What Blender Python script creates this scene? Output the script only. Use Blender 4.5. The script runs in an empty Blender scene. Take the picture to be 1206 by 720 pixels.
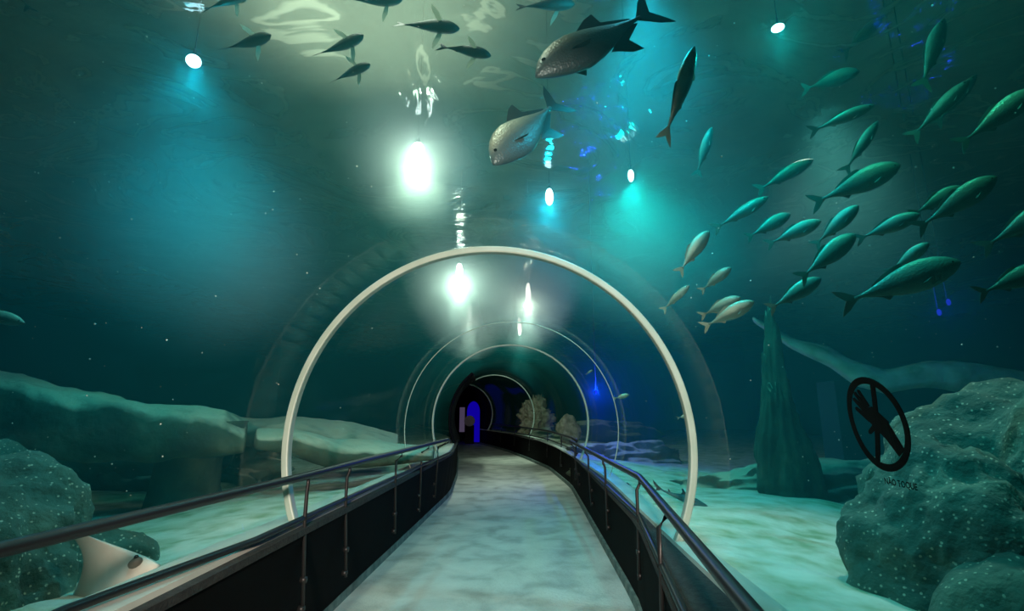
import bpy, bmesh, math, random
from mathutils import Vector, Matrix, noise
random.seed(7)
PI = math.pi
sc = bpy.context.scene
C = sc.collection

# ------------------------------------------------------------------ camera
F, EYE = 600.0, 1.55
PITCH = math.atan2(126, 600)
cd = bpy.data.cameras.new('camera')
cd.sensor_width = 36.0; cd.lens = F / 1206 * 36; cd.clip_start = 0.02; cd.clip_end = 200
cam = bpy.data.objects.new('camera', cd); C.objects.link(cam)
cam.location = (0, 0, EYE); cam.rotation_euler = (PI / 2 + PITCH, 0, 0)
sc.camera = cam

# ------------------------------------------------------------------ exposure, world
sc.view_settings.view_transform = 'Standard'
sc.view_settings.look = 'None'
sc.view_settings.gamma = 1.0
sc.view_settings.use_curve_mapping = False
sc.view_settings.exposure = -0.5
sc.cycles.use_denoising = True
sc.cycles.max_bounces = 6
sc.cycles.diffuse_bounces = 2
sc.cycles.glossy_bounces = 3
sc.cycles.transmission_bounces = 6
sc.cycles.volume_bounces = 0
sc.cycles.transparent_max_bounces = 24
sc.cycles.sample_clamp_indirect = 3.0
sc.cycles.caustics_reflective = False
sc.cycles.caustics_refractive = False
w = bpy.data.worlds.new('world'); sc.world = w; w.use_nodes = True
w.node_tree.nodes['Background'].inputs[0].default_value = (0.05, 0.32, 0.30, 1)
w.node_tree.nodes['Background'].inputs[1].default_value = 0.03

WATER_Z = 4.6


def ray(px, py):
    c, s = math.cos(PITCH), math.sin(PITCH)
    a, b = (px - 603) / F, (360 - py) / F
    return Vector((a, c - b * s, s + b * c))


def at(px, py, dist):
    """world point seen at a photo pixel, at a distance along +Y"""
    r = ray(px, py)
    return Vector((0, 0, EYE)) + r * (dist / r.y)


def onz(px, py, z):
    r = ray(px, py)
    return Vector((0, 0, EYE)) + r * ((z - EYE) / r.z)


# ------------------------------------------------------------------ lights: lamps hung above the water and added fill spots
def light(kind, name, loc, color, power, size=0.1, spot=60, blend=0.8, target=None, sy=None):
    d = bpy.data.lights.new(name, kind)
    d.color = color; d.energy = power
    if kind == 'SPOT':
        d.spot_size = math.radians(spot); d.spot_blend = blend; d.shadow_soft_size = size
    if kind == 'AREA':
        d.size = size
        if sy: d.shape = 'RECTANGLE'; d.size_y = sy
    if kind == 'POINT': d.shadow_soft_size = size
    o = bpy.data.objects.new(name, d); C.objects.link(o); o.location = loc
    if target is not None:
        o.rotation_euler = (Vector(target) - Vector(loc)).to_track_quat('-Z', 'Y').to_euler()
    return o


TEAL = (0.0, 0.90, 0.85); CYAN = (0.0, 0.62, 0.85); GREEN = (0.0, 1.0, 0.6); PALE = (0.70, 1.0, 0.74); WARM = (0.72, 1.0, 0.80)
LAMPS = [  # pixel in the photo, depth below the surface, colour, power, cone, emitter strength, target offset, lens (half width, half height), label
    ((492, 180), 0.20, PALE, 130, 120, 30, (0.1, 0.6, -5), (0.075, 0.125), 'round pale lamp glaring brightest above the nearest ring'),
    ((228, 72), 0.20, CYAN, 300, 140, 16, (-0.3, 1.0, -5), (0.055, 0.05), 'blue white lamp over the upper left water'),
    ((647, 232), 0.20, CYAN, 130, 120, 30, (0.1, 0.4, -5), (0.05, 0.12), 'blue white lamp right of the brightest glare'),
    ((743, 207), 0.20, TEAL, 230, 140, 14, (0.3, 0.5, -5), (0.035, 0.08), 'small warm lamp below the slim grey fish'),
    ((916, 33), 0.20, TEAL, 28, 100, 10, (0.3, 0.5, -5), (0.045, 0.018), 'angular bright lamp at the upper right'),
    ((752, -52), 0.20, CYAN, 420, 105, 10, (1.0, 2.6, -5), (0.08, 0.08), 'lamp just above the frame over the big trevally'),
    ((541, 322), 0.20, WARM, 420, 62, 30, (0.0, 0.6, -5), (0.07, 0.22), 'pale lamp just at the crown of the nearest ring'),
    ((553, 368), 0.20, WARM, 620, 55, 20, (0.0, 0.6, -5), (0.06, 0.22), 'pale lamp low in the left row inside the nearest ring'),
    ((622, 345), 0.20, WARM, 620, 60, 24, (0.0, 0.6, -5), (0.06, 0.25), 'pale lamp high in the right row inside the nearest ring'),
    ((612, 385), 0.20, WARM, 620, 55, 18, (0.0, 0.6, -5), (0.07, 0.30), 'pale lamp low in the right row inside the nearest ring'),
]
# entrance light behind the viewer, unseen spots added to brighten film, sand, reef and shoal
light('SPOT', 'entrance_light', (-0.35, -2.2, 2.2), (1.0, 0.78, 0.66), 2700, 0.15, 45, 0.5, target=(-0.45, 4.0, 1.75))
light('SPOT', 'film_fill', (-1.3, 3.2, 7.0), (0.95, 1.0, 0.82), 760, 0.4, 70, 0.95, target=(-0.9, 3.6, 0))
light('SPOT', 'sand_fill', (3.0, 4.4, 4.4), (0.75, 1.0, 0.92), 330, 0.25, 58, 0.9, target=(2.6, 3.5, 0))
light('SPOT', 'sand_fill', (2.2, 8.5, 4.4), (0.0, 1.0, 0.72), 150, 0.25, 60, 0.8, target=(2.4, 8.2, 0))
light('SPOT', 'reef_fill', (-3.6, 6.3, 4.4), (0.10, 1.0, 0.72), 75, 0.25, 60, 0.8, target=(-4.2, 5.4, 0))
light('SPOT', 'reef_fill', (-2.6, 4.4, 4.4), (0.05, 1.0, 0.75), 32, 0.25, 55, 0.8, target=(-2.8, 4.6, 0))
light('SPOT', 'shoal_fill', (2.4, 2.4, 4.4), (0.06, 1.0, 0.66), 50, 0.2, 85, 0.8, target=(2.6, 3.2, 0.5))

# ------------------------------------------------------------------ materials
def mat(name):
    m = bpy.data.materials.new(name); m.use_nodes = True
    nt = m.node_tree; nt.nodes.clear()
    return m, nt, nt.nodes.new('ShaderNodeOutputMaterial')


def N(nt, t, **kw):
    n = nt.nodes.new(t)
    for k, v in kw.items():
        if k.startswith('i_'):
            n.inputs[k[2:].replace('_', ' ')].default_value = v
        else:
            setattr(n, k, v)
    return n


def ramp(nt, stops, src):
    r = nt.nodes.new('ShaderNodeValToRGB')
    e = r.color_ramp.elements
    while len(e) < len(stops): e.new(0.5)
    for x, (p, c) in zip(e, stops):
        x.position = p; x.color = (*c, 1)
    nt.links.new(src, r.inputs[0])
    return r


def pbr(name, c1, c2=None, scale=4.0, rough=0.6, metal=0.0, bump=0.0, detail=6, bscale=None, spec=0.5, stops=None, distortion=0.0, spots=None):
    m, nt, out = mat(name)
    b = N(nt, 'ShaderNodeBsdfPrincipled')
    b.inputs['Roughness'].default_value = rough; b.inputs['Metallic'].default_value = metal
    b.inputs['Specular IOR Level'].default_value = spec
    tc = N(nt, 'ShaderNodeTexCoord')
    if c2 is None and stops is None:
        b.inputs['Base Color'].default_value = (*c1, 1)
    else:
        n = N(nt, 'ShaderNodeTexNoise'); n.inputs['Scale'].default_value = scale; n.inputs['Detail'].default_value = detail
        n.inputs['Distortion'].default_value = distortion
        nt.links.new(tc.outputs['Object'], n.inputs['Vector'])
        r = ramp(nt, stops or [(0.35, c1), (0.65, c2)], n.outputs['Fac'])
        src = r.outputs[0]
        if spots:
            v = N(nt, 'ShaderNodeTexVoronoi'); v.inputs['Scale'].default_value = spots[0]
            nt.links.new(tc.outputs['Object'], v.inputs['Vector'])
            r2 = ramp(nt, [(spots[1], (1, 1, 1)), (spots[1] + 0.08, (0, 0, 0))], v.outputs['Distance'])
            mx = N(nt, 'ShaderNodeMix', data_type='RGBA')
            nt.links.new(r2.outputs[0], mx.inputs[0]); nt.links.new(src, mx.inputs[6]); mx.inputs[7].default_value = (*spots[2], 1)
            src = mx.outputs[2]
        nt.links.new(src, b.inputs['Base Color'])
    if bump:
        n2 = N(nt, 'ShaderNodeTexNoise'); n2.inputs['Scale'].default_value = bscale or scale * 4; n2.inputs['Detail'].default_value = 8
        nt.links.new(tc.outputs['Object'], n2.inputs['Vector'])
        bm = N(nt, 'ShaderNodeBump'); bm.inputs['Strength'].default_value = bump; bm.inputs['Distance'].default_value = 0.05
        nt.links.new(n2.outputs['Fac'], bm.inputs['Height']); nt.links.new(bm.outputs[0], b.inputs['Normal'])
    nt.links.new(b.outputs[0], out.inputs['Surface'])
    return m


def emit(name, color, strength):
    m, nt, out = mat(name)
    e = N(nt, 'ShaderNodeEmission'); e.inputs[0].default_value = (*color, 1); e.inputs[1].default_value = strength
    nt.links.new(e.outputs[0], out.inputs['Surface'])
    return m


M = {}
M['concrete'] = pbr('concrete', None, stops=[(0.30, (0.27, 0.26, 0.225)), (0.42, (0.36, 0.345, 0.305)), (0.52, (0.45, 0.425, 0.375)), (0.75, (0.55, 0.515, 0.455))], scale=2.4, rough=0.75, bump=0.35, bscale=26, detail=14, distortion=0.35)
M['kerb'] = pbr('kerb', (0.05, 0.09, 0.08), (0.14, 0.19, 0.17), scale=9, rough=0.7, bump=0.2)
M['panel'] = pbr('panel', (0.004, 0.0045, 0.0045), rough=0.8, spec=0.05)
M['ledge'] = pbr('ledge', (0.008, 0.009, 0.008), (0.026, 0.027, 0.023), scale=30, rough=0.85, bump=0.3, bscale=90)
M['strip'] = pbr('strip', (0.42, 0.46, 0.40), (0.55, 0.58, 0.50), scale=3, rough=0.5)
M['ring'] = pbr('ring', (0.27, 0.38, 0.31), (0.34, 0.45, 0.38), scale=5, rough=0.4)
M['rail'] = pbr('rail', (0.018, 0.02, 0.02), rough=0.4, metal=0.3)
M['sand'] = pbr('sand', None, stops=[(0.30, (0.30, 0.36, 0.20)), (0.42, (0.50, 0.51, 0.36)), (0.55, (0.66, 0.64, 0.52)), (0.75, (0.78, 0.75, 0.64))], scale=4.0, rough=0.95, bump=0.8, bscale=5, detail=8)
M['speckled'] = pbr('speckled_rock', None, stops=[(0.3, (0.035, 0.075, 0.055)), (0.55, (0.08, 0.15, 0.11)), (0.8, (0.18, 0.26, 0.18))], scale=3, rough=0.95, bump=1.0, bscale=9, detail=10, spots=(30, 0.15, (0.42, 0.47, 0.34)))
def toplit_rock():
    """dark green rock with pale light painted on its upward faces"""
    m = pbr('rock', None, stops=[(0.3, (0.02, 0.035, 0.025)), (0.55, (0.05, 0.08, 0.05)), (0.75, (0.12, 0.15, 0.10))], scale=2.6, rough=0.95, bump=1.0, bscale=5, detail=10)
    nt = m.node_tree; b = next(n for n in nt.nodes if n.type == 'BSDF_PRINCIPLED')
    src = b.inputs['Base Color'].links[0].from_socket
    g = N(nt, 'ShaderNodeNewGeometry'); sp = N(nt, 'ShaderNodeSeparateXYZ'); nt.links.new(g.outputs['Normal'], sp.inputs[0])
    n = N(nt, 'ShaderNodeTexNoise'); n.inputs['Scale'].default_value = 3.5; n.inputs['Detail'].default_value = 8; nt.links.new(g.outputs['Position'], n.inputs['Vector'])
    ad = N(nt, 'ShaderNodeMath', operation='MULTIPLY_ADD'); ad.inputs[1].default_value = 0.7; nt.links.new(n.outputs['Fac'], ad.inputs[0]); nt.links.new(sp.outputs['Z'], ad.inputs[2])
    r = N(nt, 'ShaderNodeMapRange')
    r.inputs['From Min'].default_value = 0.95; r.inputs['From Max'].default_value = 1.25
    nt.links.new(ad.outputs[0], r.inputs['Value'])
    mx = N(nt, 'ShaderNodeMix', data_type='RGBA'); mx.inputs[7].default_value = (0.42, 0.46, 0.34, 1)  # pale colour paints the lit top edges onto upward faces
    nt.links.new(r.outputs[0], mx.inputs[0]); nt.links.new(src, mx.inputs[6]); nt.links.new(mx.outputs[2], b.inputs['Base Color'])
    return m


M['rock'] = toplit_rock()
M['tank_wall'] = pbr('tank_wall', (0.008, 0.035, 0.045), (0.015, 0.06, 0.07), scale=0.5, rough=0.9)
M['black'] = pbr('black_paint', (0.004, 0.004, 0.005), rough=0.8, spec=0.1)
M['ceiling'] = pbr('hall_ceiling', (0.30, 0.33, 0.25), (0.42, 0.44, 0.34), scale=1.2, rough=0.9)
M['lamp_body'] = pbr('lamp_body', (0.05, 0.05, 0.05), rough=0.5, metal=0.5)
M['sticker'] = pbr('sticker_black', (0.003, 0.003, 0.003), rough=0.6, spec=0.2)
M['eye'] = pbr('eye', (0.005, 0.005, 0.005), rough=0.15)
M['ray_skin'] = pbr('ray_skin', (0.55, 0.54, 0.46), (0.75, 0.73, 0.64), scale=2.2, rough=0.6)
M['ray_back'] = pbr('ray_back', (0.10, 0.10, 0.08), (0.18, 0.17, 0.14), scale=6, rough=0.6)
M['fin_pale'] = pbr('fin_pale', (0.62, 0.66, 0.56), rough=0.5)
nt = M['fin_pale'].node_tree
tl = N(nt, 'ShaderNodeBsdfTranslucent'); tl.inputs[0].default_value = (0.7, 0.75, 0.65, 1); mx = N(nt, 'ShaderNodeMixShader'); mx.inputs[0].default_value = 0.6
pb = next(n for n in nt.nodes if n.type == 'BSDF_PRINCIPLED'); ou = next(n for n in nt.nodes if n.type == 'OUTPUT_MATERIAL')
nt.links.new(pb.outputs[0], mx.inputs[1]); nt.links.new(tl.outputs[0], mx.inputs[2]); nt.links.new(mx.outputs[0], ou.inputs['Surface'])
M['fin_dark'] = pbr('fin_dark', (0.02, 0.035, 0.035), rough=0.5)
M['fin_green'] = pbr('fin_green', (0.14, 0.22, 0.16), rough=0.5)
M['coral'] = pbr('coral', (0.20, 0.20, 0.12), (0.42, 0.42, 0.30), scale=9, rough=0.9, bump=0.8, bscale=20)


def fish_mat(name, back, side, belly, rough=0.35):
    """back, flank and belly colours, by height on the body, with fine scales"""
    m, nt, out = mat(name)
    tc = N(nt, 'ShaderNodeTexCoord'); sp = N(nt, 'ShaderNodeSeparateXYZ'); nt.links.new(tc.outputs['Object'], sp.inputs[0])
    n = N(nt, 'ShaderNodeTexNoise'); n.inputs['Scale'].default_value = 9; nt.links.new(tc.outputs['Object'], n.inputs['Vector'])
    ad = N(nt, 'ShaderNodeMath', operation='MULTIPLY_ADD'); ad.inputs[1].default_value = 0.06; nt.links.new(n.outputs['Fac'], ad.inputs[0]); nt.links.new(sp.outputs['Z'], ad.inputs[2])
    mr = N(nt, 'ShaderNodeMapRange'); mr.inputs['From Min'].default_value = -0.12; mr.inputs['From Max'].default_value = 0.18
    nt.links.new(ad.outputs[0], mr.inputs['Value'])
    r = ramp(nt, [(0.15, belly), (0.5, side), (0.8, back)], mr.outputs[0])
    b = N(nt, 'ShaderNodeBsdfPrincipled'); b.inputs['Roughness'].default_value = rough; b.inputs['Metallic'].default_value = 0.25
    nt.links.new(r.outputs[0], b.inputs['Base Color'])
    v = N(nt, 'ShaderNodeTexVoronoi'); v.inputs['Scale'].default_value = 60; nt.links.new(tc.outputs['Object'], v.inputs['Vector'])
    bm = N(nt, 'ShaderNodeBump'); bm.inputs['Strength'].default_value = 0.25; bm.inputs['Distance'].default_value = 0.01
    nt.links.new(v.outputs['Distance'], bm.inputs['Height']); nt.links.new(bm.outputs[0], b.inputs['Normal'])
    nt.links.new(b.outputs[0], out.inputs['Surface'])
    return m


M['skin_silver_lit'] = fish_mat('skin_silver_lit', (0.42, 0.50, 0.34), (0.10, 0.19, 0.15), (0.14, 0.24, 0.20))  # pale back colour paints in the light along the top
M['skin_dark'] = fish_mat('skin_dark', (0.03, 0.045, 0.04), (0.05, 0.08, 0.07), (0.10, 0.14, 0.12), 0.5)
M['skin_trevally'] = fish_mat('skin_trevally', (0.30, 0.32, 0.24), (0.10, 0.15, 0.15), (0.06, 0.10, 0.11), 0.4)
M['skin_shark'] = fish_mat('skin_shark', (0.015, 0.09, 0.10), (0.02, 0.10, 0.11), (0.05, 0.2, 0.2), 0.6)


def acrylic():
    m, nt, out = mat('acrylic')
    tr = N(nt, 'ShaderNodeBsdfTransparent'); tr.inputs[0].default_value = (0.97, 0.99, 0.985, 1)
    gl = N(nt, 'ShaderNodeBsdfGlossy'); gl.inputs['Roughness'].default_value = 0.03; gl.inputs[0].default_value = (0.9, 1, 0.97, 1)
    lw = N(nt, 'ShaderNodeLayerWeight'); pw = N(nt, 'ShaderNodeMath', operation='POWER'); pw.inputs[1].default_value = 5.0
    nt.links.new(lw.outputs['Facing'], pw.inputs[0])
    fr = N(nt, 'ShaderNodeMath', operation='MULTIPLY_ADD'); fr.inputs[1].default_value = 0.09; fr.inputs[2].default_value = 0.008
    nt.links.new(pw.outputs[0], fr.inputs[0])
    tc = N(nt, 'ShaderNodeTexCoord'); n = N(nt, 'ShaderNodeTexNoise'); n.inputs['Scale'].default_value = 2.5; n.inputs['Detail'].default_value = 2
    nt.links.new(tc.outputs['Object'], n.inputs['Vector'])
    b = N(nt, 'ShaderNodeBump'); b.inputs['Strength'].default_value = 0.12; b.inputs['Distance'].default_value = 0.02
    nt.links.new(n.outputs['Fac'], b.inputs['Height']); nt.links.new(b.outputs[0], gl.inputs['Normal'])
    mx = N(nt, 'ShaderNodeMixShader')
    nt.links.new(fr.outputs[0], mx.inputs[0]); nt.links.new(tr.outputs[0], mx.inputs[1]); nt.links.new(gl.outputs[0], mx.inputs[2])
    nt.links.new(mx.outputs[0], out.inputs['Surface'])
    return m


M['acrylic'] = acrylic()


def water_surface():
    """rippled skin of the water seen from below: mostly clear, part refracting, an added wavy film that imitates ripple light lines"""
    m, nt, out = mat('water_surface')
    tc = N(nt, 'ShaderNodeTexCoord')
    n = N(nt, 'ShaderNodeTexNoise'); n.inputs['Scale'].default_value = 0.55; n.inputs['Detail'].default_value = 5; n.inputs['Distortion'].default_value = 1.6
    nt.links.new(tc.outputs['Object'], n.inputs['Vector'])
    mul = N(nt, 'ShaderNodeMath', operation='MULTIPLY'); mul.inputs[1].default_value = 34.0; nt.links.new(n.outputs['Fac'], mul.inputs[0])
    sn = N(nt, 'ShaderNodeMath', operation='SINE'); nt.links.new(mul.outputs[0], sn.inputs[0])
    r = ramp(nt, [(0.0, (0.30, 0.30, 0.30)), (0.80, (0.36, 0.36, 0.36)), (0.97, (0.62, 0.62, 0.62))], sn.outputs[0])  # sine bands paint bright ripple lines into the surface
    tr = N(nt, 'ShaderNodeBsdfTransparent'); tr.inputs[0].default_value = (0.85, 0.95, 0.92, 1)
    bmp = N(nt, 'ShaderNodeBump'); bmp.inputs['Strength'].default_value = 0.6; bmp.inputs['Distance'].default_value = 0.25
    nt.links.new(n.outputs['Fac'], bmp.inputs['Height'])
    gl = N(nt, 'ShaderNodeBsdfGlossy'); gl.inputs['Roughness'].default_value = 0.08; nt.links.new(bmp.outputs[0], gl.inputs['Normal'])
    tl = N(nt, 'ShaderNodeBsdfTranslucent'); tl.inputs[0].default_value = (0.60, 0.72, 0.58, 1)
    m1 = N(nt, 'ShaderNodeMixShader'); nt.links.new(r.outputs[0], m1.inputs[0]); nt.links.new(tr.outputs[0], m1.inputs[1]); nt.links.new(tl.outputs[0], m1.inputs[2])
    m2 = N(nt, 'ShaderNodeMixShader'); m2.inputs[0].default_value = 0.12; nt.links.new(m1.outputs[0], m2.inputs[1]); nt.links.new(gl.outputs[0], m2.inputs[2])
    nt.links.new(m2.outputs[0], out.inputs['Surface'])
    return m


M['water_surface'] = water_surface()
m, nt, out = mat('water')
vs = N(nt, 'ShaderNodeVolumeScatter'); vs.inputs['Color'].default_value = (0.08, 0.95, 1.0, 1); vs.inputs['Density'].default_value = 0.036; vs.inputs['Anisotropy'].default_value = 0.35
va = N(nt, 'ShaderNodeVolumeAbsorption'); va.inputs['Color'].default_value = (0.35, 0.86, 0.82, 1); va.inputs['Density'].default_value = 0.07
ads = N(nt, 'ShaderNodeAddShader'); nt.links.new(vs.outputs[0], ads.inputs[0]); nt.links.new(va.outputs[0], ads.inputs[1]); nt.links.new(ads.outputs[0], out.inputs['Volume'])
M['water'] = m

# ------------------------------------------------------------------ mesh helpers
def link(name, bm, material, parent=None, smooth=True):
    me = bpy.data.meshes.new(name)
    bmesh.ops.recalc_face_normals(bm, faces=bm.faces)
    bm.to_mesh(me); bm.free()
    if smooth:
        for p in me.polygons: p.use_smooth = True
    me.materials.append(material)
    o = bpy.data.objects.new(name, me); C.objects.link(o)
    if parent is not None: o.parent = parent
    return o


def empty(name, loc=(0, 0, 0)):
    o = bpy.data.objects.new(name, None); C.objects.link(o); o.location = loc; o.empty_display_size = 0.1
    return o


def tag(o, label, cat, group=None):
    o['label'] = label; o['category'] = cat
    if group: o['group'] = group
    return o


def struct(o, label=None):
    o['kind'] = 'structure'
    if label: o['label'] = label
    return o


def loft(bm, rings, closed=True, caps=True):
    vs_ = [[bm.verts.new(p) for p in r] for r in rings]
    n = len(rings[0])
    for a, b in zip(vs_, vs_[1:]):
        for i in range(n if closed else n - 1):
            j = (i + 1) % n
            bm.faces.new((a[i], a[j], b[j], b[i]))
    if caps and closed:
        bm.faces.new(vs_[0]); bm.faces.new(vs_[-1])
    return vs_


def sweep_profile(name, path_fn, ts, profile, material, parent=None, smooth=False):
    """closed profile [(outward, up)] swept along stations; path_fn(t) -> (origin, right)"""
    bm = bmesh.new(); rings = []
    for t in ts:
        o, r = path_fn(t)
        rings.append([o + r * a + Vector((0, 0, 1)) * b for a, b in profile])
    loft(bm, rings)
    return link(name, bm, material, parent, smooth)


def tube(bm, pts, rad, seg=10):
    pts = [Vector(p) for p in pts]; rings = []
    for i, p in enumerate(pts):
        d = (pts[min(i + 1, len(pts) - 1)] - pts[max(i - 1, 0)]).normalized()
        up = Vector((0, 0, 1)) if abs(d.z) < 0.9 else Vector((1, 0, 0))
        a = d.cross(up).normalized(); b = a.cross(d)
        rr = rad[i] if isinstance(rad, (list, tuple)) else rad
        rings.append([p + (a * math.cos(2 * PI * k / seg) + b * math.sin(2 * PI * k / seg)) * rr for k in range(seg)])
    loft(bm, rings)


def lerp_poly(poly, y):
    """x on a plan polyline [(x, y)] at y"""
    if y <= poly[0][1]: a, b = poly[0], poly[1]
    elif y >= poly[-1][1]: a, b = poly[-2], poly[-1]
    else:
        for a, b in zip(poly, poly[1:]):
            if a[1] <= y <= b[1]: break
    return a[0] + (b[0] - a[0]) * (y - a[1]) / (b[1] - a[1])


def smooth_poly(poly, y, h=0.7):
    return sum(lerp_poly(poly, y + d * h) for d in (-1, -0.5, 0, 0.5, 1)) / 5


# ------------------------------------------------------------------ plan of the tunnel (metres, camera at the origin looking along +Y)
CENTRE = [(-0.48, -4), (-0.34, 0), (-0.18, 3.6), (0.0, 6.9), (-0.02, 9.4), (-0.12, 13), (-0.58, 18), (-1.25, 21), (-2.25, 24.3), (-3.2, 27.2), (-4.3, 30.5)]
FLOOR_R = [(0.30, -4), (0.46, 0.6), (1.03, 4.45), (1.26, 11.2), (1.06, 14.8), (0.50, 18), (-0.2, 21.5), (-1.15, 25), (-2.1, 28), (-2.9, 30.5)]
FLOOR_L = [(-1.75, -4), (-1.62, 1.0), (-1.46, 4.5), (-1.38, 6.2), (-1.20, 10.3), (-1.36, 13), (-1.85, 18), (-2.55, 21.5), (-3.45, 25), (-4.3, 28), (-5.2, 30.5)]
TOP_R = [(0.22, -4), (0.44, 0.6), (1.00, 4.30), (1.24, 11.0), (1.04, 14.8), (0.50, 18), (-0.2, 21.5), (-1.15, 25), (-2.1, 28), (-2.9, 30.5)]
TOP_L = [(-1.58, -4), (-1.44, 1.0), (-1.375, 3.0), (-1.30, 4.5), (-1.235, 6.2), (-1.12, 9.6), (-1.16, 10.5), (-1.36, 13), (-1.85, 18), (-2.55, 21.5), (-3.45, 25), (-4.3, 28), (-5.2, 30.5)]
LEDGE_Z = 0.72
LEDGE_L = 0.82      # the left parapet stands a little higher
R_T = 1.415


def zc(y): return 1.31 + max(0.0, y) * 0.007


def frame(y):
    x = smooth_poly(CENTRE, y); d = Vector((smooth_poly(CENTRE, y + 0.4) - smooth_poly(CENTRE, y - 0.4), 0.8, 0)).normalized()
    return Vector((x, y, zc(y))), Vector((d.y, -d.x, 0)), d


def arc_pt(y, ang, r=R_T, off=0.0):
    """point on the tunnel shell; ang 0 = right horizontal, 90 = crown"""
    o, right, d = frame(y)
    a = math.radians(ang)
    return o + right * (math.cos(a) * r) + Vector((0, 0, math.sin(a) * r)) + d * off


def foot_ang(y): return math.degrees(math.asin((LEDGE_Z - zc(y)) / R_T))


# acrylic panels between the joints
JOINTS = [-3.6, 3.6, 6.9, 9.4, 13.6, 18.0, 21.2, 24.3]
for k, (y0, y1) in enumerate(zip(JOINTS, JOINTS[1:])):
    bm = bmesh.new(); g = []
    ny = 10 if k == 0 else 6
    for r in (R_T, R_T + 0.06):
        rows = []
        for i in range(ny + 1):
            y = y0 + (y1 - y0) * i / ny
            a0 = foot_ang(y)
            rows.append([bm.verts.new(arc_pt(y, a0 + (180 - 2 * a0) * j / 56, r)) for j in range(57)])
        g.append(rows)
    A, B = g
    for rows in g:
        for i in range(ny):
            for j in range(56):
                bm.faces.new((rows[i][j], rows[i][j + 1], rows[i + 1][j + 1], rows[i + 1][j]))
    for i in range(ny):
        for j in (0, 56): bm.faces.new((A[i][j], A[i + 1][j], B[i + 1][j], B[i][j]))
    for j in range(56):
        for i in (0, ny): bm.faces.new((A[i][j], A[i][j + 1], B[i][j + 1], B[i][j]))
    o = link('window_%d' % (k + 1), bm, M['acrylic'])
    struct(o, 'clear curved acrylic vault panel of the tunnel')

# joint rings: the near one is a broad pale band, the others thin
def ring(y, wide, depth, material, label, name='joint_ring', inner=0.0):
    bm = bmesh.new(); rings = []
    a0 = foot_ang(y) - 1
    for j in range(81):
        a = a0 + (180 - 2 * a0) * j / 80
        rings.append([arc_pt(y, a, R_T - inner - depth, -wide / 2), arc_pt(y, a, R_T - inner - depth, wide / 2), arc_pt(y, a, R_T - inner - 0.002, wide / 2), arc_pt(y, a, R_T - inner - 0.002, -wide / 2)])
    loft(bm, rings)
    o = link(name, bm, material, None, False)
    bv = o.modifiers.new('bevel', 'BEVEL'); bv.width = min(wide, depth) * 0.2; bv.segments = 2; bv.limit_method = 'ANGLE'
    tag(o, label, 'ring')
    return o


ring(3.6, 0.07, 0.05, M['ring'], 'nearest and widest pale grey ring arching over the walkway on the ledges')
ring(6.9, 0.012, 0.012, M['ring'], 'thin pale joint line arching just behind the nearest big ring')
ring(9.4, 0.05, 0.035, M['ring'], 'pale joint ring standing about where the right railing ends')
ring(18.0, 0.05, 0.035, M['ring'], 'narrow pale joint ring on the far bend before the dark portal')
ring(24.3, 0.07, 0.05, M['ring'], 'smallest pale ring edging the black portal at the tunnel end')

# ------------------------------------------------------------------ walkway and parapets
ys = [-4 + 0.5 * i for i in range(70)]
bm = bmesh.new(); prev = None
for y in ys:
    l, r = smooth_poly(FLOOR_L, y, 0.3) - 0.05, smooth_poly(FLOOR_R, y, 0.3) + 0.05
    row = [bm.verts.new((l + (r - l) * k / 10, y, 0)) for k in range(11)] + [bm.verts.new((l + (r - l) * k / 10, y, -0.12)) for k in (10, 0)]
    if prev:
        for i in range(13): bm.faces.new((prev[i], prev[(i + 1) % 13], row[(i + 1) % 13], row[i]))
    else: bm.faces.new(row)
    prev = row
bm.faces.new(prev)
struct(link('floor', bm, M['concrete'], None, False), 'worn grey concrete walkway between the black parapets')


def parapet(side, FL, TP, label):
    sgn = 1 if side == 'right' else -1
    s = sgn
    LZ = LEDGE_Z if side == 'right' else LEDGE_L
    root = empty('wall_' + side); struct(root, label)

    def sect(pts_fn, name, material):
        bm = bmesh.new()
        rings = []
        for y in ys:
            f = smooth_poly(FL, y, 0.3) + 0 ; t = smooth_poly(TP, y, 0.3)
            cx, _, d = frame(y)
            out_x = cx.x + sgn * math.cos(math.asin((LZ - zc(y)) / R_T)) * R_T / max(0.5, abs(d.y))
            rings.append([Vector((x, y, z)) for x, z in pts_fn(f, t, out_x)])
        loft(bm, rings)
        o = link(name, bm, material, root, False)
        return o
    s = sgn
    p = sect(lambda f, t, o: [(f, -0.1), (t, LZ - 0.03), (o - s * 0.02, LZ - 0.03), (o + s * 0.20, LZ - 0.03), (o + s * 0.20, -0.1)], 'panel', M['panel'])
    sect(lambda f, t, o: [(t - s * 0.012, LZ - 0.045), (t - s * 0.012, LZ - 0.004), (o + s * 0.10, LZ - 0.004), (o + s * 0.10, LZ - 0.03), (t, LZ - 0.03)], 'ledge_top', M['ledge'])
    si = (lambda t, o: o - s * 0.055) if side == 'right' else (lambda t, o: max(o + 0.02, t - 0.045))
    sect(lambda f, t, o: [(si(t, o), LZ - 0.004), (si(t, o) + s * 0.005, LZ + 0.02), (o + s * 0.11, LZ + 0.02), (o + s * 0.11, LZ - 0.004)], 'sill', M['strip'])
    sect(lambda f, t, o: [(f - s * 0.035, -0.01), (f - s * 0.030, 0.075), (f + s * 0.01, 0.08), (f + s * 0.01, -0.01)], 'kerb', M['kerb'])
    return root


parapet('right', FLOOR_R, TOP_R, 'low black parapet on the right with dark ledge and pale sill')
parapet('left', FLOOR_L, TOP_L, 'low black parapet on the left with pale sill under the railing')

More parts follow.
